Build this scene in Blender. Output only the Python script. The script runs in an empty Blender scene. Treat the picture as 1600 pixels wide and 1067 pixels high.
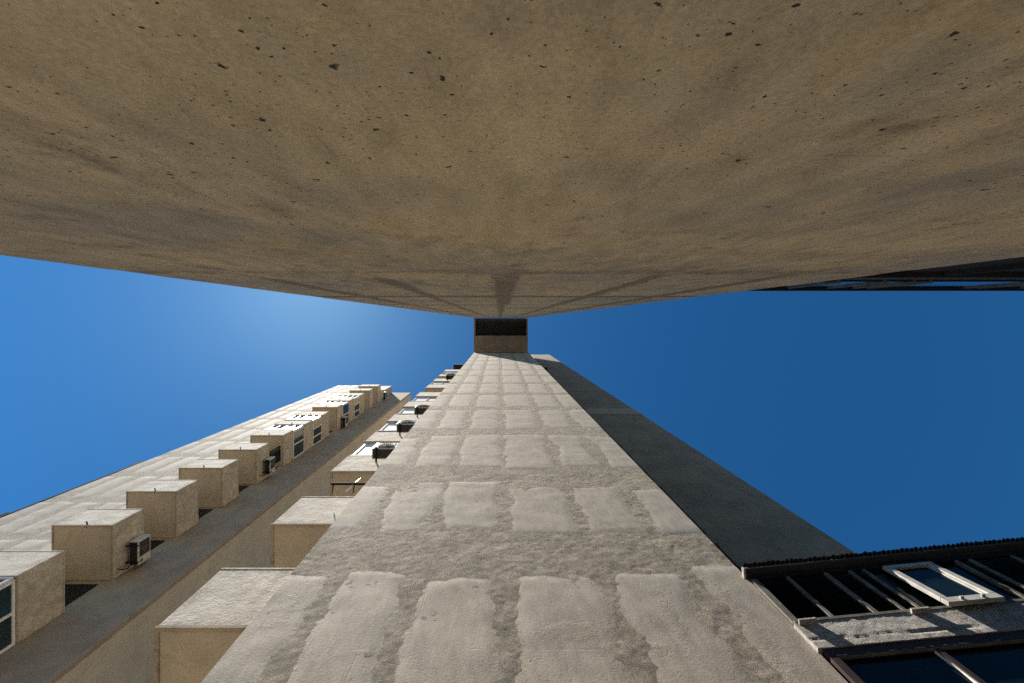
import bpy, math, random
import numpy as np
from mathutils import Vector, Matrix

# ------------------------------------------------------------------ camera, sky, sun, exposure
C = bpy.context.scene
COL = C.collection
GROUND = -1.6                                   # the lens is the origin, 1.6 m above the paving

cam = bpy.data.cameras.new('camera')
cam_o = bpy.data.objects.new('camera', cam)
COL.objects.link(cam_o)
C.camera = cam_o
cam_o.location = (0, 0, 0)
cam_o.rotation_euler = (math.pi, 0, 0)          # looking straight up
cam.sensor_width = 36.0
cam.lens = 711.0 / 1600.0 * 36.0
cam.shift_x = 20.0 / 1600.0
cam.shift_y = -31.0 / 1600.0
cam.clip_start = 0.05
cam.clip_end = 6000.0

SX, SY = -0.41, -0.093                          # horizontal part of the direction to the sun, per metre of height
SUN_DIR = Vector((SX, SY, 1.0)).normalized()
SUN_EL = math.asin(SUN_DIR.z)
SUN_ROT = math.atan2(SX, SY)

world = bpy.data.worlds.new('World')
C.world = world
world.use_nodes = True
wn = world.node_tree
bg = wn.nodes['Background']
sky = wn.nodes.new('ShaderNodeTexSky')
sky.sky_type = 'NISHITA'
sky.sun_disc = False
sky.sun_elevation = SUN_EL
sky.sun_rotation = SUN_ROT
sky.altitude = 2500
sky.air_density = 0.9
sky.dust_density = 1.1
sky.ozone_density = 6.0
hs = wn.nodes.new('ShaderNodeHueSaturation')
hs.inputs['Saturation'].default_value = 1.06
hs.inputs['Hue'].default_value = 0.496
gm = wn.nodes.new('ShaderNodeGamma')             # the photograph's contrasty grade, the same all over the sky
gm.inputs[1].default_value = 1.45
tn = wn.nodes.new('ShaderNodeMix')
tn.data_type = 'RGBA'
tn.blend_type = 'MULTIPLY'
tn.inputs[0].default_value = 1.0
tn.inputs[7].default_value = (0.50, 0.67, 0.575, 1)
wn.links.new(sky.outputs[0], gm.inputs[0])
wn.links.new(gm.outputs[0], tn.inputs[6])
wn.links.new(tn.outputs[2], hs.inputs['Color'])
wn.links.new(hs.outputs[0], bg.inputs[0])
bg.inputs[1].default_value = 0.05

sun = bpy.data.lights.new('sun', 'SUN')
sun.energy = 5.0
sun.angle = math.radians(0.5)
sun.color = (1.0, 0.92, 0.81)
sun_o = bpy.data.objects.new('sun', sun)
COL.objects.link(sun_o)
sun_o.rotation_euler = SUN_DIR.to_track_quat('Z', 'Y').to_euler()
sun_o.location = (-40, -15, 100)

C.view_settings.view_transform = 'Standard'
C.view_settings.look = 'None'
C.view_settings.exposure = 1.74
C.view_settings.gamma = 1.0
C.view_settings.use_curve_mapping = False
C.render.engine = 'CYCLES'
C.cycles.max_bounces = 10
C.cycles.diffuse_bounces = 6
C.cycles.use_denoising = False                  # the remaining grain reads like film grain

rnd = random.Random(7)

# ------------------------------------------------------------------ numpy noise
def _h(ix, iy, seed):
    n = (ix.astype(np.int64) * 374761393 + iy.astype(np.int64) * 668265263 + seed * 974711) & 0xffffffff
    n = ((n ^ (n >> 13)) * 1274126177) & 0xffffffff
    n = n ^ (n >> 16)
    return (n & 0xffff) / 65535.0

def vnoise(x, y, seed=0):
    xi, yi = np.floor(x), np.floor(y)
    fx, fy = x - xi, y - yi
    fx = fx * fx * (3 - 2 * fx)
    fy = fy * fy * (3 - 2 * fy)
    a, b = _h(xi, yi, seed), _h(xi + 1, yi, seed)
    c, d = _h(xi, yi + 1, seed), _h(xi + 1, yi + 1, seed)
    return (a + (b - a) * fx) * (1 - fy) + (c + (d - c) * fx) * fy - 0.5

def fbm(x, y, seed=0, octv=3, gain=0.5):
    s, a, t = 0, 1.0, 0
    for k in range(octv):
        s = s + a * vnoise(x * 2 ** k + 13.7 * k, y * 2 ** k + 5.1 * k, seed + k * 17)
        t += a
        a *= gain
    return s / t * 1.6

def sstep(a, b, x):
    t = np.clip((x - a) / (b - a), 0, 1)
    return t * t * (3 - 2 * t)

# ------------------------------------------------------------------ materials
class NT:
    def __init__(self, name):
        self.m = bpy.data.materials.new(name)
        self.m.use_nodes = True
        self.t = self.m.node_tree
        self.p = self.t.nodes['Principled BSDF']
        self.pos = self.n('ShaderNodeNewGeometry').outputs['Position']
    def n(self, typ, **kw):
        o = self.t.nodes.new(typ)
        for k, v in kw.items():
            setattr(o, k, v)
        return o
    def l(self, a, b):
        self.t.links.new(a, b)
    def scaled(self, v):
        o = self.n('ShaderNodeVectorMath', operation='MULTIPLY')
        self.l(self.pos, o.inputs[0])
        o.inputs[1].default_value = v
        return o.outputs[0]
    def noise(self, scale, detail=4, rough=0.55, vec=None, dist=0.0):
        o = self.n('ShaderNodeTexNoise')
        o.inputs['Scale'].default_value = scale
        o.inputs['Detail'].default_value = detail
        o.inputs['Roughness'].default_value = rough
        o.inputs['Distortion'].default_value = dist
        self.l(vec if vec is not None else self.pos, o.inputs['Vector'])
        return o.outputs['Fac']
    def ramp(self, fac, a, b):
        o = self.n('ShaderNodeMapRange', interpolation_type='SMOOTHSTEP')
        o.inputs['From Min'].default_value = a
        o.inputs['From Max'].default_value = b
        self.l(fac, o.inputs['Value'])
        return o.outputs['Result']
    def math(self, op, a, b=None, c=None):
        o = self.n('ShaderNodeMath', operation=op)
        for i, v in enumerate((a, b, c)):
            if v is None:
                continue
            if isinstance(v, (int, float)):
                o.inputs[i].default_value = v
            else:
                self.l(v, o.inputs[i])
        return o.outputs[0]
    def mix(self, fac, a, b, blend='MIX'):
        o = self.n('ShaderNodeMix', data_type='RGBA', blend_type=blend)
        for s, v in ((0, fac), (6, a), (7, b)):
            if isinstance(v, (int, float)):
                o.inputs[s].default_value = v
            elif isinstance(v, tuple):
                o.inputs[s].default_value = (*v, 1)
            else:
                self.l(v, o.inputs[s])
        return o.outputs[2]
    def attr(self, name):
        o = self.n('ShaderNodeAttribute', attribute_name=name)
        return o.outputs['Fac']
    def bump(self, h, strength=1.0, dist=0.01, normal=None):
        o = self.n('ShaderNodeBump')
        o.inputs['Strength'].default_value = strength
        o.inputs['Distance'].default_value = dist
        self.l(h, o.inputs['Height'])
        if normal is not None:
            self.l(normal, o.inputs['Normal'])
        return o.outputs['Normal']
    def out(self, col, rough=0.9, normal=None, spec=0.2):
        if isinstance(col, tuple):
            self.p.inputs['Base Color'].default_value = (*col, 1)
        else:
            self.l(col, self.p.inputs['Base Color'])
        if isinstance(rough, (int, float)):
            self.p.inputs['Roughness'].default_value = rough
        else:
            self.l(rough, self.p.inputs['Roughness'])
        self.p.inputs['Specular IOR Level'].default_value = spec
        if normal is not None:
            self.l(normal, self.p.inputs['Normal'])
        return self.m

def pores(t, scale, prob, rmin, rmax, seed, flat=(1, 0, 1)):
    """round bug holes left by air bubbles in cast concrete: mask 0..1"""
    v = t.n('ShaderNodeVectorMath', operation='MULTIPLY')
    t.l(t.pos, v.inputs[0])
    v.inputs[1].default_value = flat
    a = t.n('ShaderNodeVectorMath', operation='ADD')
    t.l(v.outputs[0], a.inputs[0])
    a.inputs[1].default_value = (seed, 0, seed * 0.37)
    # slightly uneven outlines
    nz = t.n('ShaderNodeTexNoise')
    nz.inputs['Scale'].default_value = scale * 2.6
    t.l(a.outputs[0], nz.inputs['Vector'])
    sc = t.n('ShaderNodeVectorMath', operation='SCALE')
    t.l(nz.outputs['Color'], sc.inputs[0])
    sc.inputs['Scale'].default_value = 0.65 / scale
    ad = t.n('ShaderNodeVectorMath', operation='ADD')
    t.l(a.outputs[0], ad.inputs[0])
    t.l(sc.outputs[0], ad.inputs[1])
    mu = t.n('ShaderNodeVectorMath', operation='MULTIPLY')
    t.l(ad.outputs[0], mu.inputs[0])
    mu.inputs[1].default_value = (1, 0, 1)
    vo = t.n('ShaderNodeTexVoronoi', feature='F1')
    vo.inputs['Scale'].default_value = scale
    t.l(mu.outputs[0], vo.inputs['Vector'])
    sep = t.n('ShaderNodeSeparateColor')
    t.l(vo.outputs['Color'], sep.inputs[0])
    rr = t.math('MULTIPLY_ADD', t.math('POWER', sep.outputs[0], 3.0), (rmax - rmin) * scale, rmin * scale)
    clus = t.noise(2.3, 3, 0.6)
    lim = t.math('MULTIPLY', t.ramp(clus, 0.36, 0.74), prob * 0.8)
    on = t.math('LESS_THAN', sep.outputs[1], lim)
    d = t.math('DIVIDE', vo.outputs['Distance'], rr)
    o = t.n('ShaderNodeMapRange', interpolation_type='SMOOTHSTEP')
    o.inputs['From Min'].default_value = 1.0
    o.inputs['From Max'].default_value = 0.55
    t.l(d, o.inputs['Value'])
    return t.math('MULTIPLY', o.outputs['Result'], on)

def mat_panel(name, c1, c2, c3, joint, poreset, relief=1.0, streak=0.5, scuff=0.22, cracks=0.0, jmix=0.85):
    t = NT(name)
    big = t.ramp(t.noise(0.75, 5, 0.6), 0.36, 0.66)
    base = t.mix(big, c1, c2)
    och = t.ramp(t.noise(1.9, 6, 0.65, t.scaled((1, 1, 0.6)), 0.6), 0.5, 0.72)
    base = t.mix(t.math('MULTIPLY', och, 0.7), base, c3)
    dk = t.math('MULTIPLY', t.ramp(t.noise(5.2, 8, 0.74, t.scaled((1, 1, 0.55)), 0.3), 0.48, 0.74), t.math('MULTIPLY_ADD', t.ramp(t.noise(1.1, 3, 0.6), 0.4, 0.62), 0.75, 0.25))
    base = t.mix(t.math('MULTIPLY', dk, streak), base, joint)
    # trowel scuffs, fine mottling
    sc = t.ramp(t.noise(9.0, 9, 0.72, t.scaled((1, 1, 0.35))), 0.3, 0.7)
    base = t.mix(scuff, base, t.mix(sc, (0.35, 0.33, 0.3), (1, 1, 1)), 'MULTIPLY')
    gr = t.ramp(t.noise(95, 3, 0.7), 0.3, 0.7)
    base = t.mix(scuff * 0.8, base, t.mix(gr, (0.3, 0.3, 0.3), (1, 1, 1)), 'MULTIPLY')
    # stain and mortar smeared over the joints
    jn = t.math('ADD', t.attr('joint'), t.math('MULTIPLY', t.math('SUBTRACT', t.noise(7.0, 8, 0.75), 0.5), 1.3))
    jf = t.ramp(jn, 0.3, 0.75)
    base = t.mix(t.math('MULTIPLY', jf, jmix), base, joint)
    h = t.math('MULTIPLY', t.noise(48, 6, 0.62), 0.5)
    h = t.math('ADD', h, t.math('MULTIPLY', t.noise(150, 4, 0.7), 0.14))
    h = t.math('ADD', h, t.math('MULTIPLY', t.math('MULTIPLY', jf, t.noise(120, 4, 0.7)), 1.4))
    for (scale, prob, r0, r1, seed) in poreset:
        p = pores(t, scale, prob, r0, r1, seed)
        base = t.mix(t.math('MULTIPLY', p, 0.95), base, (0.025, 0.021, 0.018))  # shade inside the holes, painted near-black into the base colour
        h = t.math('SUBTRACT', h, t.math('MULTIPLY', p, 2.0))
    wob = t.n('ShaderNodeTexNoise')
    wob.inputs['Scale'].default_value = 5.0
    wob.inputs['Detail'].default_value = 5.0
    t.l(t.pos, wob.inputs['Vector'])
    ws = t.n('ShaderNodeVectorMath', operation='SCALE')
    t.l(wob.outputs['Color'], ws.inputs[0])
    ws.inputs['Scale'].default_value = 0.35
    wa = t.n('ShaderNodeVectorMath', operation='ADD')
    t.l(t.scaled((1, 0, 0.75)), wa.inputs[0])
    t.l(ws.outputs[0], wa.inputs[1])
    cv = t.n('ShaderNodeTexVoronoi', feature='DISTANCE_TO_EDGE')
    cv.inputs['Scale'].default_value = 0.9
    t.l(wa.outputs[0], cv.inputs['Vector'])
    crack = t.math('MULTIPLY', t.ramp(cv.outputs['Distance'], 0.0055, 0.0015), t.ramp(t.noise(1.3, 4, 0.6), 0.52, 0.6))
    sx = t.n('ShaderNodeSeparateXYZ')
    t.l(t.pos, sx.inputs[0])
    lines = None
    for axis, per, off, wd in ((0, 0.47, 0.23, 0.0045), (2, 1.07, 0.61, 0.005), (0, 0.29, 0.05, 0.003)):
        fr = t.math('FRACT', t.math('MULTIPLY_ADD', sx.outputs[axis], 1 / per, off))
        d = t.math('MULTIPLY', t.math('ABSOLUTE', t.math('SUBTRACT', fr, 0.5)), per)
        ln = t.math('MULTIPLY', t.ramp(d, wd, wd * 0.3), t.ramp(t.noise(2.1 + axis, 5, 0.7), 0.52, 0.64))
        lines = ln if lines is None else t.math('MAXIMUM', lines, ln)
    base = t.mix(t.math('MULTIPLY', crack, 0.8 * cracks), base, (0.05, 0.042, 0.035))
    base = t.mix(t.math('MULTIPLY', lines, 0.3), base, joint)
    h = t.math('SUBTRACT', h, t.math('MULTIPLY', t.math('MAXIMUM', t.math('MULTIPLY', crack, cracks), t.math('MULTIPLY', lines, 0.3 + 0.7 * cracks)), 1.6))
    return t.out(base, 0.88, t.bump(h, 1.0, 0.0022 * relief), 0.25)

def mat_mortar(name, c1, c2, relief=1.0):
    t = NT(name)
    f = t.ramp(t.noise(4.5, 9, 0.75), 0.36, 0.66)
    base = t.mix(f, c1, c2)
    gr = t.ramp(t.noise(24, 7, 0.8), 0.36, 0.62)
    base = t.mix(0.6, base, t.mix(gr, (0.38, 0.36, 0.34), (1, 1, 1)), 'MULTIPLY')
    h = t.math('ADD', t.noise(58, 7, 0.75), t.math('MULTIPLY', t.noise(150, 4, 0.7), 0.5))
    return t.out(base, 0.95, t.bump(h, 1.0, 0.012 * relief), 0.1)

def mat_stucco(name, c1, c2, dirt, relief=1.0, dirty=0.5, rough=0.93, edge=False):
    t = NT(name)
    base = t.mix(t.ramp(t.noise(1.3, 6, 0.6), 0.35, 0.68), c1, c2)
    d = t.ramp(t.noise(2.6, 9, 0.72, t.scaled((1, 1, 0.5)), 0.5), 0.5, 0.74)
    base = t.mix(t.math('MULTIPLY', d, dirty), base, dirt)
    s = t.ramp(t.noise(7.0, 6, 0.7, t.scaled((1, 1, 0.07))), 0.5, 0.8)
    base = t.mix(t.math('MULTIPLY', s, dirty * 0.55), base, dirt)
    gr = t.ramp(t.noise(60, 4, 0.7), 0.3, 0.7)
    base = t.mix(0.2, base, t.mix(gr, (0.3, 0.3, 0.3), (1, 1, 1)), 'MULTIPLY')
    if edge:                                       # grime gathers along the arrises of each box
        tc = t.n('ShaderNodeTexCoord')
        sp = t.n('ShaderNodeSeparateXYZ')
        t.l(tc.outputs['Generated'], sp.inputs[0])
        e = None
        for a in (0, 2):
            q = t.math('MINIMUM', sp.outputs[a], t.math('SUBTRACT', 1.0, sp.outputs[a]))
            e = q if e is None else t.math('MINIMUM', e, q)
        e = t.math('ADD', e, t.math('MULTIPLY', t.math('SUBTRACT', t.noise(4.0, 8, 0.75), 0.5), 0.5))
        base = t.mix(t.math('MULTIPLY', t.ramp(e, 0.12, -0.06), 0.6), base, dirt)
    h = t.math('ADD', t.noise(28, 7, 0.66), t.math('MULTIPLY', t.noise(3.0, 3, 0.5), 2.0))
    return t.out(base, rough, t.bump(h, 0.8, 0.006 * relief), 0.2)

def mat_plain(name, c, rough=0.5, metal=0.0, var=0.25, spec=0.4):
    t = NT(name)
    f = t.ramp(t.noise(9, 5, 0.65), 0.3, 0.72)
    base = t.mix(f, tuple(v * (1 - var) for v in c), c)
    t.p.inputs['Metallic'].default_value = metal
    return t.out(base, rough, t.bump(t.noise(70, 3), 0.15, 0.002), spec)

def mat_glass(name, c, rough=0.04, spec=0.5):
    t = NT(name)
    f = t.ramp(t.noise(2.2, 4, 0.6), 0.3, 0.75)
    base = t.mix(f, tuple(v * 0.6 for v in c), c)
    rg = t.math('MULTIPLY_ADD', t.noise(14, 5, 0.7), 0.08, rough)
    return t.out(base, rg, t.bump(t.noise(1.2, 2), 0.05, 0.01), spec)

M = {}
M['near_panel'] = mat_panel('ochre_cast_concrete', (0.84, 0.665, 0.405), (0.55, 0.475, 0.36), (0.86, 0.625, 0.30), (0.25, 0.183, 0.125),
                            [(27, 2.2, 0.0024, 0.0082, 3.1), (60, 2.6, 0.0014, 0.0040, 11.7), (8, 1.3, 0.003, 0.0095, 23.3), (105, 2.6, 0.0009, 0.0021, 31.3)], 1.0, 0.9, 0.42, 0.0, 0.85)
M['pier_panel'] = mat_panel('pale_painted_concrete', (0.62, 0.55, 0.462), (0.56, 0.50, 0.425), (0.585, 0.50, 0.395), (0.325, 0.28, 0.222),
                            [(24, 0.5, 0.002, 0.006, 5.7), (9, 0.5, 0.004, 0.009, 19.9)], 1.15, 0.5, 0.4, 0.5, 0.7)
M['pier_mortar'] = mat_mortar('rough_patching_mortar', (0.325, 0.282, 0.228), (0.535, 0.472, 0.39), 2.0)
M['left_panel'] = mat_panel('dirty_cream_concrete', (0.58, 0.52, 0.435), (0.48, 0.43, 0.36), (0.55, 0.47, 0.36), (0.30, 0.25, 0.19),
                            [(9, 0.2, 0.004, 0.011, 19.9)], 0.8, 1.0, 0.3, 0.0, 0.6)
M['left_mortar'] = mat_mortar('cream_joint_mortar', (0.38, 0.33, 0.265), (0.53, 0.47, 0.39), 0.9)
M['near_mortar'] = mat_mortar('brown_rough_plaster', (0.16, 0.12, 0.09), (0.22, 0.17, 0.13), 0.6)
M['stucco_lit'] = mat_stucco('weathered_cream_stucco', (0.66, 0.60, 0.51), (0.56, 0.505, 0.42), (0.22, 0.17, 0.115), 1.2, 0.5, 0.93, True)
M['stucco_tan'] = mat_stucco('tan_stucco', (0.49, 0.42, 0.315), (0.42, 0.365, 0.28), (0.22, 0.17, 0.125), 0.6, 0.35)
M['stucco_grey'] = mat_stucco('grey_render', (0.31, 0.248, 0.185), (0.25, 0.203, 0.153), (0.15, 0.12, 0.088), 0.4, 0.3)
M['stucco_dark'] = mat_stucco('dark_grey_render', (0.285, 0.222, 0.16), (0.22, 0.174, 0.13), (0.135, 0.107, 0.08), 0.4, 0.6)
M['stucco_band'] = mat_stucco('pale_grey_band', (0.36, 0.295, 0.23), (0.33, 0.27, 0.21), (0.22, 0.18, 0.14), 0.4, 0.3)
M['plaster'] = mat_mortar('white_rough_plaster', (0.36, 0.345, 0.32), (0.52, 0.5, 0.465), 1.2)
M['trim'] = mat_stucco('edge_trim', (0.40, 0.33, 0.25), (0.33, 0.27, 0.2), (0.09, 0.07, 0.055), 0.6, 0.8)
M['bitumen'] = mat_stucco('black_bitumen', (0.026, 0.025, 0.026), (0.038, 0.036, 0.036), (0.012, 0.012, 0.014), 0.6, 0.5)
M['beam'] = mat_stucco('beam_concrete', (0.36, 0.30, 0.235), (0.28, 0.245, 0.2), (0.13, 0.105, 0.085), 0.5, 0.8)
M['white_metal'] = mat_plain('white_window_frame', (0.78, 0.77, 0.74), 0.35)
M['aged_white'] = mat_plain('aged_white_sash', (0.44, 0.425, 0.39), 0.45, 0, 0.3)
M['grey_metal'] = mat_plain('weathered_grey_frame', (0.19, 0.182, 0.155), 0.6, 0.0, 0.5, 0.1)
M['dark_metal'] = mat_plain('dark_metal', (0.022, 0.021, 0.022), 0.85, 0, 0.25, 0.04)
M['brown_metal'] = mat_plain('brown_window_frame', (0.05, 0.034, 0.032), 0.6, 0, 0.3, 0.15)
M['blind'] = mat_plain('white_roller_blind', (0.80, 0.80, 0.79), 0.5, 0, 0.1)
M['glass_dark'] = mat_glass('dark_window_glass', (0.006, 0.013, 0.016), 0.06, 0.1)
M['glass_teal'] = mat_glass('teal_window_glass', (0.02, 0.045, 0.06))
M['louvre'] = mat_plain('black_louvre', (0.012, 0.013, 0.016), 0.35)
M['ac_case'] = mat_plain('off_white_unit_case', (0.55, 0.53, 0.46), 0.45, 0, 0.3)
M['ac_beige'] = mat_plain('beige_unit_case', (0.50, 0.46, 0.34), 0.5, 0, 0.35)
M['ac_dark'] = mat_plain('black_unit_grille', (0.02, 0.022, 0.024), 0.5)
M['rust'] = mat_plain('rusty_brown_metal', (0.12, 0.065, 0.04), 0.7, 0, 0.5)
M['paving'] = mat_stucco('grey_paving', (0.085, 0.08, 0.073), (0.065, 0.062, 0.058), (0.045, 0.042, 0.04), 0.8, 0.5)

# ------------------------------------------------------------------ object helpers
WP = {}                                          # world position of every object

def empty(name, loc, label, cat, group=None):
    o = bpy.data.objects.new(name, None)
    COL.objects.link(o)
    o.location = loc
    WP[o.name] = Vector(loc)
    o['label'] = label
    o['category'] = cat
    if group:
        o['group'] = group
    return o

def link(name, me, mats, parent=None, origin=(0, 0, 0), smooth=False):
    o = bpy.data.objects.new(name, me)
    COL.objects.link(o)
    for m in (mats if isinstance(mats, (list, tuple)) else [mats]):
        me.materials.append(m)
    o.location = Vector(origin) - (WP[parent.name] if parent else Vector((0, 0, 0)))
    if parent:
        o.parent = parent
    WP[o.name] = Vector(origin)
    if smooth:
        me.shade_smooth()
    return o

class MB:
    def __init__(self, X=None):
        self.v, self.f, self.mi = [], [], []
        self.X = X                                # optional matrix from local to world
    def add(self, verts, faces, mi=0):
        b = len(self.v)
        for p in verts:
            p = Vector(p)
            self.v.append(self.X @ p if self.X else p)
        flip = self.X is not None and self.X.determinant() < 0
        for f in faces:
            f = [b + i for i in f]
            self.f.append(f[::-1] if flip else f)
            self.mi.append(mi)
    def box(self, x0, x1, y0, y1, z0, z1, mi=0):
        x0, x1 = min(x0, x1), max(x0, x1)
        y0, y1 = min(y0, y1), max(y0, y1)
        z0, z1 = min(z0, z1), max(z0, z1)
        self.add([(x0, y0, z0), (x1, y0, z0), (x1, y1, z0), (x0, y1, z0), (x0, y0, z1), (x1, y0, z1), (x1, y1, z1), (x0, y1, z1)],
                 [(0, 3, 2, 1), (4, 5, 6, 7), (0, 1, 5, 4), (1, 2, 6, 5), (2, 3, 7, 6), (3, 0, 4, 7)], mi)
        return self
    def frame(self, axis, a0, a1, z0, z1, t, d0, d1, mi=0):
        """rectangular frame of bars of width t; axis 'x': spans x, thickness along y d0..d1; axis 'y' the other way"""
        for (p0, p1, q0, q1) in ((a0, a1, z0, z0 + t), (a0, a1, z1 - t, z1), (a0, a0 + t, z0 + t, z1 - t), (a1 - t, a1, z0 + t, z1 - t)):
            if axis == 'x':
                self.box(p0, p1, d0, d1, q0, q1, mi)
            else:
                self.box(d0, d1, p0, p1, q0, q1, mi)
        return self
    def tube(self, pts, r, seg=8, mi=0):
        pts = [Vector(p) for p in pts]
        vs, fs = [], []
        for i, p in enumerate(pts):
            d = (pts[min(i + 1, len(pts) - 1)] - pts[max(i - 1, 0)]).normalized()
            a = d.orthogonal().normalized()
            b = d.cross(a)
            for k in range(seg):
                w = 2 * math.pi * k / seg
                vs.append(p + (a * math.cos(w) + b * math.sin(w)) * r)
        for i in range(len(pts) - 1):
            for k in range(seg):
                k2 = (k + 1) % seg
                fs.append((i * seg + k, i * seg + k2, (i + 1) * seg + k2, (i + 1) * seg + k))
        fs.append(tuple(range(seg))[::-1])
        fs.append(tuple((len(pts) - 1) * seg + k for k in range(seg)))
        self.add(vs, fs, mi)
        return self
    def build(self, name, mats, parent=None, bevel=0.0, origin=None, smooth=False, seg=2):
        if origin is None:
            c = sum(self.v, Vector((0, 0, 0))) / len(self.v)
        else:
            c = Vector(origin)
        me = bpy.data.meshes.new(name)
        me.from_pydata([p - c for p in self.v], [], self.f)
        me.polygons.foreach_set('material_index', self.mi)
        o = link(name, me, mats, parent, c, smooth)
        if bevel > 0:
            b = o.modifiers.new('bevel', 'BEVEL')
            b.width = bevel
            b.segments = seg
            b.limit_method = 'ANGLE'
            b.harden_normals = False
        return o

def grid_sheet(name, us, ws, place, mat, parent, attr=None, skirt=0.06):
    """a sheet over the grid us x ws; place(U, W) -> (x, y, z) arrays; nrm side found from orientation of place; skirt pushes the rim back"""
    U, W = np.meshgrid(us, ws)
    (P, n, j) = place(U, W)
    nu, nw = len(us), len(ws)
    P = P.reshape(-1, 3)
    idx = np.arange(nu * nw).reshape(nw, nu)
    q = np.stack([idx[:-1, :-1], idx[:-1, 1:], idx[1:, 1:], idx[1:, :-1]], -1).reshape(-1, 4)
    rim = np.concatenate([idx[0, :], idx[1:, -1], idx[-1, -2::-1], idx[-2:0:-1, 0]])
    back = P[rim] - np.array(n) * skirt
    V = np.concatenate([P, P[rim], back])
    k0 = np.arange(len(rim)) + nu * nw
    k = k0 + len(rim)
    s = np.stack([k0, k, np.roll(k, -1), np.roll(k0, -1)], -1)
    F = np.concatenate([q, s])
    # outward winding
    a, b, c = V[q[0][0]], V[q[0][1]], V[q[0][2]]
    if np.dot(np.cross(b - a, c - b), n) < 0:
        F = F[:, ::-1]
    c0 = V.mean(0)
    me = bpy.data.meshes.new(name)
    me.vertices.add(len(V))
    me.vertices.foreach_set('co', (V - c0).astype(np.float32).ravel())
    me.loops.add(F.size)
    me.loops.foreach_set('vertex_index', F.astype(np.int32).ravel())
    me.polygons.add(len(F))
    me.polygons.foreach_set('loop_start', np.arange(0, F.size, 4, dtype=np.int32))
    me.polygons.foreach_set('loop_total', np.full(len(F), 4, dtype=np.int32))
    me.update(calc_edges=True)
    sm = np.ones(len(F), dtype=bool)
    sm[len(q):] = False
    me.polygons.foreach_set('use_smooth', sm)
    if j is not None:
        at = me.attributes.new('joint', 'FLOAT', 'POINT')
        at.data.foreach_set('value', np.concatenate([j.ravel(), np.zeros(2 * len(rim)) + 1]).astype(np.float32))
    return link(name, me, mat, parent, c0)

def steps(a, b, d):
    return np.linspace(a, b, max(2, int(math.ceil((b - a) / d)) + 1))

def pier_face(parent, y, sgn, xl, xr, vj, hj, ztop, zbot, mats, fine, seed, dome=0.004, undul=0.006, wob=0.05, mort=0.006, zfine=9.0, fade=False, blobs=()):
    """pier face at depth y looking along sgn*Y: rough mortar sheet, and one proud panel per field between joints.
    vj: joint x positions and half widths, hj: joint z and half heights (low to high)."""
    n = (0, sgn, 0)
    def put(U, W, h):
        return np.stack([U, y + sgn * h, W], -1)
    def lump(U, W):
        return mort * 0.8 * fbm(U * 6, W * 6, seed + 3, 3, 0.6) + mort * 0.7 * fbm(U * 21, W * 21, seed + 9, 3, 0.7)
    def fading(W):
        return 0.04 + 0.96 * sstep(1.0, 5.5, W) if fade else np.ones(W.shape)
    def mplace(U, W):
        return put(U, W, lump(U, W)), n, fading(W)
    z_seen = zfine
    mfine = 1.0 if fade else 0.7
    ws = np.concatenate([steps(zbot, 2.4, .3), steps(2.4, z_seen, fine * mfine)[1:], steps(z_seen, 22, fine * 3)[1:], steps(22, ztop, fine * 6)[1:]])
    wall = grid_sheet('pier_wall', steps(xl, xr, fine * mfine), ws, mplace, mats[1], parent, skirt=0.12)
    xs = [(xl, 0.0)] + list(vj) + [(xr, 0.0)]
    zs = list(hj)
    k = 0
    for r in range(len(zs) - 1):
        for c in range(len(xs) - 1):
            k += 1
            jx0, jx1 = rnd.uniform(-.03, .03), rnd.uniform(-.03, .03)
            a0, a1 = xs[c][0] + xs[c][1] + (jx0 if c else 0), xs[c + 1][0] - xs[c + 1][1] + (jx1 if c < len(xs) - 2 else 0)
            b0, b1 = zs[r][0] + zs[r][1] + rnd.uniform(-.04, .04), zs[r + 1][0] - zs[r + 1][1] + rnd.uniform(-.04, .04)
            if zs[r][1] > .3:
                b0 += rnd.uniform(-.1, .12)
            if zs[r + 1][1] > .3:
                b1 += rnd.uniform(-.28, .1)
            lowz = zs[r][0] < z_seen
            ext = 0.17 if lowz else 0.08
            g0 = a0 - (ext if c else 0)
            g1 = a1 + (ext if c < len(xs) - 2 else 0)
            st = fine * 1.6 if lowz else (fine * 3 if zs[r][0] < 22 else fine * 4)
            wv = wob * (1.4 if lowz else 0.9)
            first, last = c == 0, c == len(xs) - 2
            def pplace(U, W, a0=a0, a1=a1, b0=b0, b1=b1, first=first, last=last, k=k, wv=wv, lowz=lowz):
                big = np.full(U.shape, 9.0)
                e = np.minimum(big if first else U - a0, big if last else a1 - U)
                e = np.minimum(e, np.minimum(W - b0, b1 - W))
                e = e + (0.13 * fbm(U * 0.75, W * 0.75, seed + 29, 2) if lowz and not fade else 0) + wv * fbm(U * 2.1, W * 2.1, seed + 31, 2) + wv * 0.45 * fbm(U * 9, W * 9, seed + 37, 3, 0.65)
                hgt = dome - (dome + 1.3 * mort) * sstep(0.09, -0.08, e)
                pill = np.clip(e / 0.3, 0, 1)
                hgt = hgt + undul * (fbm(U * 1.7, W * 1.7, seed + 41, 2) + 0.5 * fbm(U * 1.2, W * 4.2, seed + 43, 2)) + 0.5 * undul * (pill * (2 - pill))
                hgt = hgt + 0.0012 * fbm(U * 11, W * 11, seed + 47, 3)
                jn = sstep(0.17, -0.1, e) * fading(W)
                for (bx, bz, rx, rz, am) in blobs:
                    jn = np.maximum(jn, am * np.exp(-((U - bx) / rx) ** 2 - ((W - bz) / rz) ** 2))
                return put(U, W, hgt), n, jn
            grid_sheet('panel', steps(g0, g1, st), steps(b0 - ext, b1 + ext, st), pplace, mats[0], wall, skirt=0.03)
    return wall

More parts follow.
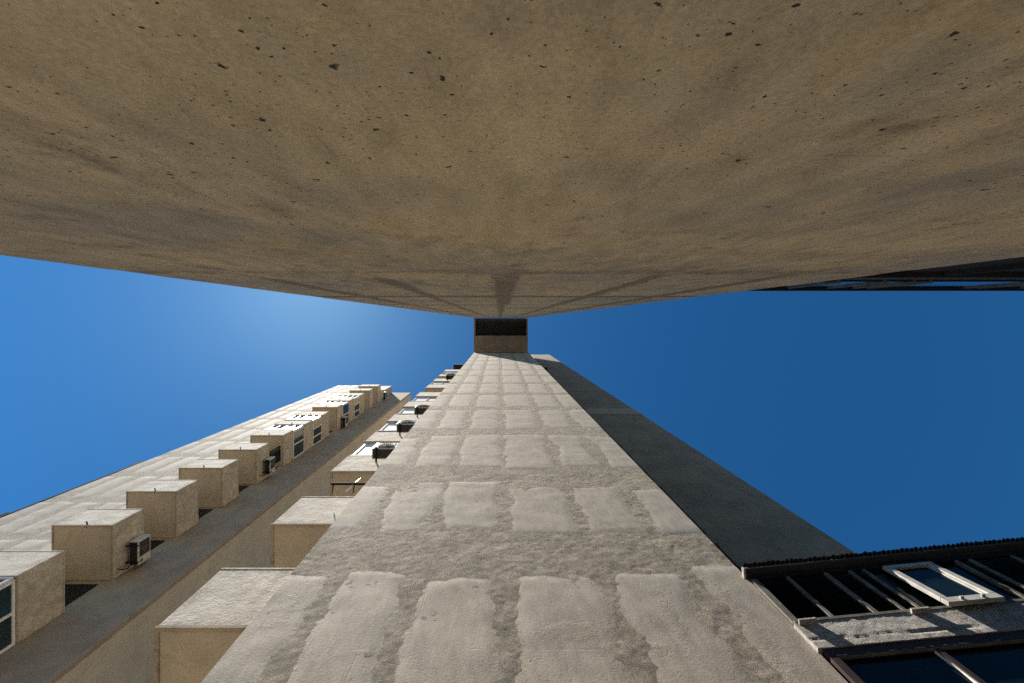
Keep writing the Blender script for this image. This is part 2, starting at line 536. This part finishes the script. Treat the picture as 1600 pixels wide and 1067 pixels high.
# ------------------------------------------------------------------ ground
g = MB()
g.add([(-900, -900, GROUND), (900, -900, GROUND), (900, 900, GROUND), (-900, 900, GROUND)], [(0, 1, 2, 3)])
ground = g.build('ground', M['paving'], origin=(0, 0, GROUND))
ground['kind'] = 'structure'

# ------------------------------------------------------------------ near tower (the wall right over the lens)
VJ = [(-1.9, .07), (-.97, .07), (.07, .08), (1.24, .07), (2.22, .07)]
near = empty('apartment_tower', (0.1, -6, GROUND), 'shaded ochre concrete tower wall pitted with holes, filling the top of the view', 'building', 'concrete apartment towers')
NY = -0.35
hj = [(GROUND, 0.0), (3.25, .1)] + [(6.46 + 3.22 * k, .12 if k else .18) for k in range(12)] + [(44.6, 0.12)]
pier_face(near, NY, 1, -2.62, 2.82, [(x, w * .8) for x, w in VJ], [(GROUND - .2, 0.0)] + hj[1:12] + [(44.6, 0.0)], 44.6, GROUND, (M['near_panel'], M['near_panel']), 0.05, 100,
          dome=0.002, undul=0.002, wob=0.035, mort=0.002, zfine=7.0, fade=True)
b = MB()
b.box(-2.60, 2.80, -4.2, NY - 0.06, GROUND, 44.55)
b.build('pier_core', M['stucco_tan'], near)
b = MB()
b.box(-4.3, 5.8, -11.0, -4.21, GROUND, 52.0)
b.build('tower_body', M['stucco_tan'], near)
for k in range(14):
    bz = 2.75 + 2.95 * k
    b = MB()
    b.box(-4.3, -2.605, -4.2, -1.15, bz, bz + 1.3)
    b.build('balcony', M['stucco_lit'], near, 0.015)

# ------------------------------------------------------------------ front tower (sunlit panelled pier)
front = empty('apartment_tower', (0.2, 5, GROUND), 'tower with sunlit pale panelled pier and rough mortar joints, in the middle below', 'building', 'concrete apartment towers')
FY = 3.0
XL, XR = -2.48, 2.90
fj = [(GROUND - .2, 0.0), (3.0, .12), (6.05, .42), (8.95, .46), (12.45, .36), (15.8, .26), (18.97, .24), (22.33, .22), (25.5, .2), (28.6, .2), (31.8, .2),
      (35.2, .2), (38.4, .2), (41.6, .2), (44.9, .2), (48.0, .2), (51.6, .2), (56.6, 0.0)]
pier = pier_face(front, FY, -1, XL, XR, VJ, fj, 56.5, GROUND, (M['pier_panel'], M['pier_mortar']), 0.04, 500,
          dome=0.002, undul=0.0042, wob=0.055, mort=0.0055,
          blobs=((.75, 4.42, .42, .17, .8), (1.25, 4.2, .5, .09, .7), (-2.25, 4.75, .22, .5, .6), (-1.5, 7.7, .3, .3, .55), (.6, 5.45, .5, .14, .6),
                 (2.45, 4.6, .16, 1.0, .7), (1.75, 4.6, .12, .9, .6), (-.4, 8.35, .5, .16, .6), (1.0, 8.3, .4, .2, .6), (-1.95, 12.1, .3, .3, .4)))
b = MB()
b.box(XL + .02, XR - .02, FY + 0.06, 5.6, GROUND, 56.45)
b.build('pier_core', M['stucco_tan'], front)
b = MB()
b.box(-4.28, 2.85, 5.61, 14.0, GROUND, 56.2)
b.build('tower_body', M['stucco_tan'], front)

def balcony(parent, x0, x1, y0, y1, z0, h=1.3, lit=True, spout=None, groove=0.05):
    """solid parapet box on its slab with a raised drip rim under the edge; front looks along -Y"""
    x0 += rnd.uniform(-.025, .025)
    y0 += rnd.uniform(-.02, .02)
    m = MB()
    m.box(x0, x1, y0, y1, z0 + 0.02, z0 + h)
    o = m.build('balcony', M['stucco_lit'], parent, 0.022, seg=3)
    t = MB()                                       # drip rim round the soffit
    w = groove
    t.box(x0 - .006, x1 + .006, y0 - .008, y0 + w, z0 - .012, z0 + 0.035)
    t.box(x0 - .006, x0 + w, y0 + w, y1, z0 - .012, z0 + 0.035)
    t.box(x1 - w * .6, x1 + .006, y0 + w, y1, z0 - .012, z0 + 0.035)
    t.build('drip_rim', M['trim'], o)
    s = MB()
    s.box(x0 + w, x1 - w * .6, y0 + w, y1 - .01, z0 + .008, z0 + .0195)
    s.build('soffit', M['stucco_tan'], o)
    c = MB()                                       # coping
    c.box(x0 - .003, x1 + .003, y0 - .004, y0 + .16, z0 + h + .002, z0 + h + .05)
    c.box(x1 - .15, x1 + .003, y0 + .161, y1, z0 + h + .002, z0 + h + .05)
    c.build('coping', M['stucco_lit'], o, 0.008)
    if spout:
        d = MB()
        d.tube([(spout, y0 + .1, z0 + .02), (spout, y0 - .06, z0 + .03), (spout + .02, y0 - .13, z0 - .02)], 0.022, 7)
        d.build('drain_spout', M['dark_metal'], o)
    return o

fb = []                                            # front tower balconies on the left of the pier
FBY = 3.807
for k in range(12):
    z0 = 5.66 + 2.95 * (k - 1)
    o = balcony(front, -4.30, -2.45, FBY, 5.60, z0, 1.33)
    fb.append((o, z0))

def front_glazing(bal, x0, x1, y, z0, z1, style):
    """white glazing between a parapet and the slab above, on the sunlit side"""
    f = MB()
    f.box(x0, x1, y - .07, y + .05, z0 + .05, z0 + .11, 1)                       # dark sill
    f.frame('x', x0, x1, z0 + .115, z1 - .02, .06, y - .03, y + .03, 0)
    n = style
    for i in range(1, n):
        xm = x0 + (x1 - x0) * i / n
        f.box(xm - .03, xm + .03, y - .03, y + .03, z0 + .18, z1 - .085, 0)
    f.build('window_frame', [M['white_metal'], M['rust']], bal)
    for i in range(n):
        a, c = x0 + (x1 - x0) * i / n + .035, x0 + (x1 - x0) * (i + 1) / n - .035
        p = MB()
        p.box(a, c, y + .012, y + .018, z0 + .17, z1 - .075)
        p.build('pane', M['glass_teal'], bal)
        drop = rnd.choice([.25, .5, .8, 1.0]) if n > 2 else (.95 if i == 0 else .72)
        s = MB()
        ztop = z0 + .17 + (z1 - z0 - .3) * drop
        s.box(a + .01, c - .01, y - .012, y + .006, z0 + .18, ztop)
        s.build('blind', M['blind'], bal)

for k in (3, 4, 5, 6, 8, 10):
    o, z0 = fb[k]
    front_glazing(o, -4.24, -2.9, FBY + .05, z0 + 1.33, z0 + 2.94, 2)
for k in (7, 9):                                   # dark recesses on the other floors
    o, z0 = fb[k]
    p = MB()
    p.box(-4.1, -2.6, 5.2, 5.24, z0 + 1.3, z0 + 2.9)
    p.build('pane', M['glass_dark'], o)
b = MB()                                           # flat roof over the balcony stack
b.box(-4.22, -2.5, FBY + .1, 5.6, 42.05, 42.3)
b.build('roof_slab', M['bitumen'], front)

# side wall to the right of the pier: recessed glazed column, then a blank wall in shade
SYW = 4.2
b = MB()
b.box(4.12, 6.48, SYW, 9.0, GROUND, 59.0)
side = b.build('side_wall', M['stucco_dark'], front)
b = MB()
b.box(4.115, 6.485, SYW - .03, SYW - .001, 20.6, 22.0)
b.build('pale_band', M['stucco_band'], side)  # strip of paler colour across the side wall
for z in (24.4, 27.6, 31.0, 34.4, 37.9, 41.4, 44.8, 48.2):
    b = MB()
    b.box(4.118, 6.482, SYW - .008, SYW - .001, z, z + .05)
    b.build('pour_line', M['stucco_dark'], side)
b = MB()
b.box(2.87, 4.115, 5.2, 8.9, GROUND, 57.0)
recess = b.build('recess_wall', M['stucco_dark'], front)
for k in range(16):
    z0 = 2.75 + 2.95 * k
    p = MB()
    p.box(2.95, 4.05, 5.16, 5.19, z0 + 1.0, z0 + 2.7)
    p.build('pane', M['glass_dark'], recess)
    q = MB()
    q.box(3.85, 4.113, SYW - .05, SYW + .5, z0 - .1, z0 + .25)
    q.build('ledge', M['stucco_dark'], recess)

# ------------------------------------------------------------------ bridge between the two towers
BZ = 44.4
bridge = empty('footbridge', (0.16, 1.3, BZ), 'concrete bridge block joining the two towers high overhead, half of its underside black', 'bridge')
b = MB()
b.box(-2.48, 2.80, 1.42, FY - .03, BZ, BZ + 1.2)
b.build('concrete_beam', M['beam'], bridge, 0.02)
b = MB()
b.box(-2.48, -2.33, NY + .05, 1.415, BZ + .02, BZ + 1.2)
b.build('edge_beam', M['beam'], bridge)
b = MB()
b.box(2.68, 2.80, NY + .05, 1.415, BZ + .02, BZ + 1.2)
b.build('edge_beam', M['beam'], bridge)
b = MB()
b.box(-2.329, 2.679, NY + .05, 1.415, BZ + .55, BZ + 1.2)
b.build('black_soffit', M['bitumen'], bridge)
b = MB()
b.box(-2.46, 2.78, NY + .05, FY - .05, BZ + 1.21, BZ + 7.0)
b.build('bridge_wall', M['stucco_tan'], bridge)
for x in (-1.5, 0.9):
    b = MB()
    b.box(x - .02, x + .02, 1.43, FY - .04, BZ - .012, BZ - .001)
    b.build('board_joint', M['beam'], bridge)

# ------------------------------------------------------------------ left tower
left = empty('apartment_tower', (-14, 12, GROUND), 'tower on the left with a long stack of box balconies and a blank grey side', 'building', 'concrete apartment towers')
LY, PYL, GY = 6.64, 7.55, 8.45
LX0, LX1, LXR = -14.59, -12.65, -10.6
lvj = [(-18.6, .09), (-17.6, .09), (-16.5, .09), (-15.4, .09)]
lhj = [(GROUND - .2, 0.0)] + [(3.0 + 3.25 * k, .16) for k in range(16)] + [(54.3, 0.0)]
pier_face(left, PYL, -1, -19.2, -14.6, lvj, lhj, 54.2, GROUND, (M['left_panel'], M['left_mortar']), 0.09, 900,
          dome=0.005, undul=0.008, wob=0.05, mort=0.006, zfine=18.0)
b = MB()
b.box(-19.17, -14.63, PYL + .06, GY - .01, GROUND, 54.1)
b.build('pier_core', M['stucco_tan'], left)
b = MB()
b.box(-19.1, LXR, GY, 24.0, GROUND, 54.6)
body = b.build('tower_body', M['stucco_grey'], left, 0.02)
b = MB()
b.box(LXR + .001, LXR + .03, GY + .15, 24.0, GROUND, 54.55)
b.build('side_render', M['stucco_tan'], body)
for k in range(18):
    b = MB()
    z = 1.9 + 2.945 * k
    b.box(LXR + .0301, LXR + .035, GY + .15, 23.9, z, z + .03)
    b.build('pour_line', M['stucco_tan'], body)
b = MB()
b.box(-14.59, -12.8, PYL + .05, GY - .002, 51.0, 54.3)
b.build('roof_block', M['stucco_lit'], left, 0.02)
lb = {}
for k in range(0, 17):
    z0 = 14.87 + 2.945 * (k - 5)
    o = balcony(left, LX0, LX1, LY, GY - .002, z0, 1.28, spout=LX0 + 1.1, groove=.045)
    lb[k] = (o, z0)
    if k not in (3, 9, 10, 12, 13):
        p = MB()                                   # glass doors at the back of the open balconies
        p.box(LX0 + .2, LX1 - .25, GY - .03, GY - .003, z0 + 1.35, z0 + 2.7)
        p.build('pane', M['glass_dark'], o)

def side_glazing(bal, x, y0, y1, z0, z1, n):
    f = MB()
    f.frame('y', y0, y1, z0 + .055, z1 - .02, .07, x - .03, x + .03)
    for i in range(1, n):
        ym = y0 + (y1 - y0) * i / n
        f.box(x - .03, x + .03, ym - .035, ym + .035, z0 + .126, z1 - .091)
    f.build('window_frame', M['white_metal'], bal)
    for i in range(n):
        a, c = y0 + (y1 - y0) * i / n + .037, y0 + (y1 - y0) * (i + 1) / n - .037
        p = MB()
        p.box(x - .012, x - .006, a, c, z0 + .127, z1 - .092)
        p.build('pane', M['glass_teal'], bal)
        if n == 3 and i == 0:
            s = MB()
            s.box(x - .004, x + .012, a + .01, c - .01, z0 + .13, z1 - .1)
            s.build('blind', M['stucco_lit'], bal)

for k, n in ((3, 2), (9, 2), (10, 3), (12, 2), (13, 3)):
    o, z0 = lb[k]
    front_glazing(o, LX0 + .02, LX1 - .04, LY + .05, z0 + 1.28, z0 + 2.94, 4)
    side_glazing(o, LX1 - .035, LY + .09, GY - .02, z0 + 1.28, z0 + 2.94, n)
o, z0 = lb[8]                                      # open black sash on one balcony
s = MB()
s.frame('y', 7.15, 8.0, z0 + 1.36, z0 + 2.6, .05, LX1 - .04, LX1 + .01)
s.build('sash_frame', M['dark_metal'], o)
s = MB()
s.box(LX1 - .02, LX1 - .012, 7.205, 7.945, z0 + 1.415, z0 + 2.545)
s.build('pane', M['glass_dark'], o)

pipe = MB()                                        # downpipe behind the far corner of the left pier
pipe.tube([(-19.36, PYL + .07, GROUND), (-19.36, PYL + .07, 24.0)], .075, 10)
pr = pipe.build('downpipe', M['rust'], left)
for z, w, hh in ((24.0, .22, .8), (17.6, .3, .5), (20.5, .1, .2)):
    c = MB()
    c.box(-19.3 - w, -19.21, PYL + .02, PYL + .3, z, z + hh)
    c.build('pipe_bracket', M['dark_metal'], pr)

# ------------------------------------------------------------------ air conditioners
def make_ac(name, label, case, origin=(0, 0, 0)):
    w, h, d = .82, .56, .30
    r = empty(name, (0, 0, 0), label, 'air conditioner', 'air conditioners hung on the towers')
    m = MB()
    m.box(-w / 2, w / 2, -d, 0, 0, h)
    body = m.build('case', case, r, 0.02)
    t = MB()
    t.box(-w / 2 + .03, w / 2 - .03, -d + .03, -.03, -.012, -.001)
    t.build('base_tray', M['ac_dark'], body)
    gbm = MB()
    gbm.box(-w / 2 + .06, w / 2 - .26, -d - .008, -d - .001, .06, h - .06)
    gbm.build('fan_opening', M['ac_dark'], body)
    gr = MB()
    cx, cz = -.10, h / 2
    for q in range(4):
        rad = .06 + .05 * q
        pts = [(cx + rad * math.cos(a), -d - .02, cz + rad * math.sin(a)) for a in [i * math.pi / 9 for i in range(19)]]
        gr.tube(pts, .005, 4)
    for i in range(6):
        a = i * math.pi / 6
        gr.tube([(cx - .21 * math.cos(a), -d - .016, cz - .21 * math.sin(a)), (cx + .21 * math.cos(a), -d - .016, cz + .21 * math.sin(a))], .005, 4)
    gr.build('fan_grille', M['grey_metal'], body)
    pl = MB()
    pl.box(w / 2 - .18, w / 2 - .06, -d - .01, -d - .001, .08, .2)
    pl.build('name_plate', M['grey_metal'], body)
    for sx in (-.28, .28):
        k = MB()
        k.box(sx - .02, sx + .02, -d - .04, .12, -.06, -.014)
        k.build('bracket', M['dark_metal'], r)
    ho = MB()
    ho.tube([(w / 2 - .06, -.08, .02), (w / 2 + .02, -.06, -.14), (w / 2 - .05, -.02, -.34), (w / 2 - .1, .1, -.38)], .018, 6)
    ho.build('hose', M['dark_metal'], r)
    return r

def copy_tree(o, parent=None):
    c = o.copy()
    COL.objects.link(c)
    if parent is not None:
        c.parent = parent
    for ch in list(o.children):
        copy_tree(ch, c)
    return c

ac0 = make_ac('air_conditioner', 'off-white air conditioner on the side of the balcony box second from the left edge', M['ac_case'])
ac0.location = (LX1 + .09, 7.86, 15.45)
ac0.rotation_euler = (0, 0, math.pi / 2)
AC = [
    ('grey air conditioner on the side of a left tower balcony, below the open black sash', (LX1 + .09, 7.75, 24.35), 1),
    ('small air conditioner beside the glazed balcony with two panes high on the left tower', (LX1 + .09, 8.0, 36.3), 1),
    ('topmost air conditioner at the roof end of the left tower balcony stack', (LX1 + .09, 8.0, 49.2), 1),
    ('lowest air conditioner beside the left edge of the sunlit pier, by a white window', (-3.05, 3.72, 12.35), 0),
    ('air conditioner beside the sunlit pier, second from the bottom of its column', (-3.05, 3.72, 15.3), 0),
    ('dark air conditioner highest up beside the left edge of the sunlit pier', (-3.05, 3.72, 29.4), 0),
    ('air conditioner on the shaded right side of the pier just under the bridge', (3.72, 4.1, 38.6), 0),
]
for lab, loc, r in AC:
    o = copy_tree(ac0)
    o['label'] = lab
    o.location = loc
    o.rotation_euler = (0, 0, math.pi / 2 if r else 0)
bge = make_ac('air_conditioner', 'beige air conditioner beside the sunlit pier, third from the bottom of its column', M['ac_beige'])
bge.location = (-3.0, 3.72, 18.25)

# clothes rack on the second visible front balcony
rack = empty('clothes_rack', (-3.3, 3.78, 9.9), 'dark folding clothes rack with a white rod over a cream balcony box', 'clothes rack')
m = MB()
m.box(-3.72, -2.6, 3.55, 3.60, 10.05, 10.10)
m.build('rail', M['dark_metal'], rack)
for x in (-3.66, -3.2):
    m = MB()
    m.tube([(x, 3.58, 10.06), (x, 3.74, 9.97)], .014, 6)
    m.build('arm', M['dark_metal'], rack)
m = MB()
m.tube([(-3.28, 3.62, 9.78), (-3.18, 3.60, 10.45)], .024, 8)
m.build('rod', M['white_metal'], rack)

# ------------------------------------------------------------------ low glazed wings on the right
def wing(label, ox, oy, ang, side, length, seed, plaster, eo=0.0, zo=0.0, edge_on=False):
    """s runs along the wall, d towards the courtyard, z up"""
    t = Vector((math.cos(ang), math.sin(ang), 0))
    n = Vector((math.sin(ang), -math.cos(ang), 0)) * side
    X = Matrix(((t.x, n.x, 0, ox), (t.y, n.y, 0, oy), (0, 0, 1, zo), (0, 0, 0, 1)))
    root = empty('low_wing', (ox + t.x * 3 - n.x * 2, oy + t.y * 3 - n.y * 2, GROUND), label, 'building', 'low glazed wings beside the piers')
    L = length
    def mb():
        return MB(X)
    # interior block, roof
    mb().box(0, L, -4.0, -.16, GROUND - zo, 5.25).build('wall', M['stucco_dark'], root)
    mb().box(0.0, L, -.159, -.02, GROUND - zo, 2.55).build('lower_wall', plaster, root)
    # lower window
    f = mb()
    f.box(.02, L, -.075, -.012, 4.03, 4.12)
    f.box(.02, L, -.075, -.012, 2.551, 2.64)
    f.box(.02, .09, -.075, -.014, 2.641, 4.029)
    lw = f.build('window_frame', M['bitumen'] if edge_on else M['brown_metal'], root)
    xs = [.09, .965, 1.825, 2.7, 3.6, 4.5, 5.4, 6.3]
    for i in range(len(xs) - 1):
        if xs[i] > L:
            break
        p = mb()
        p.box(xs[i] + .03, xs[i + 1] - .035, -.068, -.058, 2.645, 4.025)
        p.build('pane', M['bitumen'] if edge_on else M['glass_dark'], lw)
        m_ = mb()
        m_.box(xs[i + 1] - .022, xs[i + 1] + .022, -.072, -.02, 2.645, 4.025)
        m_.build('mullion', M['bitumen'] if edge_on else M['brown_metal'], lw)
        m_ = mb()
        m_.box(xs[i + 1] - .032, xs[i + 1] - .0221, -.056, -.034, 2.645, 4.012)
        if not edge_on:
            m_.build('mullion_edge', M['white_metal'], lw)
    tr = mb()
    tr.box(.1, L, -.04, -.016, 4.016, 4.0285)
    if not edge_on:
        tr.build('frame_edge', M['grey_metal'], lw)
    # rough plaster band
    us, ws = steps(-.02, L, .025), steps(4.122, 4.46, .022)
    def pl(U, W):
        h = (.003 * fbm(U * 6, W * 9, seed, 4, .65) + .004 * fbm(U * 30, W * 30, seed + 5, 2)) * (.0 if edge_on else 1) - (.04 if edge_on else 0)
        h = h - (.0 if edge_on else .04) * sstep(.012, .0, np.abs(W - 4.215 - .02 * fbm(U * 1.5, W * 0, seed + 8, 3)) * 1.0) * sstep(-.25, .2, fbm(U * 1.1, W * 0 + 3, seed + 9, 3))
        P = np.stack([ox + t.x * U + n.x * h, oy + t.y * U + n.y * h, W], -1)
        return P, (n.x, n.y, 0), None
    grid_sheet('plaster_band', us, ws, pl, plaster, root, skirt=.2)
    # clerestory
    Z0, Z1 = 4.5, 5.24
    f = mb()
    f.box(.0, L, -.08, -.035 if edge_on else .006, 4.462, Z0)
    cl = f.build('clerestory_sill', M['grey_metal'], root, 0.004)
    tr = mb()
    tr.box(.0, L, -.08, -.008, Z1, Z1 + .05)
    tr.build('top_rail', M['dark_metal'], cl)
    ms = [(.03, .09), (.41, .05), (.85, .06), (1.13, .045), (1.29, .045), (2.36, .05), (2.52, .05), (3.0, .05), (3.45, .06), (3.75, .05), (3.9, .05), (4.9, .05)]
    for s, w in ms:
        if s > L:
            break
        m_ = mb()
        m_.box(s - w * .36, s + w * .36, -.06, .0 if edge_on else -.012, Z0 + .001, Z1 - .001)
        m_.build('mullion', M['grey_metal'], cl)
    for i in range(len(ms) - 1):
        a, c = ms[i][0] + ms[i][1] * .36 + .002, ms[i + 1][0] - ms[i + 1][1] * .36 - .002
        if c > L:
            break
        p = mb()
        p.box(a, c, -.058, -.014 if edge_on else -.05, Z0 + .001, Z1 - .001)
        p.build('pane', M['glass_teal'] if edge_on else M['glass_dark'], cl)
    lo = mb()
    for (a, c) in ((.08, .38), (.44, .815), (.885, 1.10), (1.16, 1.265), (2.39, 2.49), (2.55, 2.97), (3.03, 3.41), (3.49, 3.72), (3.93, 4.87)):
        for q in range(24):
            z = Z0 + .02 + q * .0295
            lo.add([(a, -.022, z), (c, -.022, z), (c, -.044, z + .02), (a, -.044, z + .02), (a, -.024, z - .003), (c, -.024, z - .003), (c, -.047, z + .017), (a, -.047, z + .017)],
                   [(0, 1, 2, 3), (7, 6, 5, 4), (0, 4, 5, 1), (3, 2, 6, 7)])
    if not edge_on:
        o = lo.build('louvre_slats', M['louvre'], cl)
        o['kind'] = 'stuff'
    # open sash, hung at the top and tilted out
    Rt = Matrix.Translation((0, -.005, Z1 - .03)) @ Matrix.Rotation(math.radians(4.5), 4, 'X') @ Matrix.Translation((0, 0, -(Z1 - .03)))
    def sb():
        return MB(X @ Rt)
    if not edge_on:
        a, c = 1.49, 2.04
        fr = sb()
        zb, zt = 4.43, Z1 - .03
        fr.box(a, c, -.02, .025, zb, zb + .085)
        fr.box(a, c, -.02, .025, zt - .06, zt)
        fr.box(a, a + .07, -.02, .025, zb + .086, zt - .061)
        fr.box(c - .07, c, -.02, .025, zb + .086, zt - .061)
        fr.box(a + .071, a + .085, -.02, .01, zb + .086, zt - .061)
        fr.box(c - .095, c - .071, -.02, .008, zb + .086, zt - .061)
        sash = fr.build('open_sash', M['aged_white'], root, 0.004)
        p = sb()
        p.box(a + .086, c - .096, -.012, -.006, zb + .086, zt - .061)
        p.build('pane', M['glass_dark'], sash)
        for s in (a + .15, a + .36):
            h_ = sb()
            h_.box(s, s + .035, .026, .05, zb + .03, zb + .045)
            h_.build('handle', M['aged_white'], sash)
    # drip plates under the sill
    for s, w in (() if edge_on else ((.02, .17), (1.12, .18), (3.76, .2))):
        m_ = mb()
        m_.box(s, s + w, -.02, .05, 4.425, 4.45)
        m_.build('drip_plate', M['plaster'], root, 0.004)
    # eave
    e = mb()
    e.box(-.02, L, -.35, (.10 if edge_on else .045) + eo, 5.34 if edge_on else 5.295, 5.40)
    e.box(-.02, L, -4.0, -.351, 5.30, 5.46)
    ev = e.build('eave', M['bitumen'], root, 0.01)
    g_ = mb()
    g_.tube([(-.03, .045 + eo, 5.35), (L, .045 + eo, 5.35)], .042, 12)
    if not edge_on:
        g_.build('gutter', M['bitumen'], ev, smooth=True)
    r_ = mb()
    for q in range(int(L / .055)):
        s = q * .055
        r_.add([(s, .10 + eo + rnd.uniform(-.012, .008), 5.405), (s + .028, .108 + eo + rnd.uniform(-.012, .01), 5.412), (s + .054, .10 + eo, 5.405), (s, -.6, 5.44), (s + .028, -.6, 5.47), (s + .054, -.6, 5.44)],
               [(0, 1, 4, 3), (1, 2, 5, 4), (0, 2, 1), (0, 3, 5, 2), (3, 4, 5)])
    if not edge_on:
        r_.build('corrugated_sheet', M['bitumen'], ev)
    k_ = mb()
    k_.box(-.05, -.021, -.05, .075, 5.30, 5.36)
    if not edge_on:
        k_.build('end_cap', M['plaster'], ev, 0.01)
    return root

wing('low wing with dark clerestory windows and an open white sash right of the sunlit pier', 2.905, 2.95, math.radians(-5.4), 1, 7.0, 61, M['plaster'], -.024)
wing('low glazed wing seen edge-on beyond the right end of the near wall', 2.83, -0.362, 0.0, -1, 9.0, 83, M['near_mortar'], -.085, -.16, True)
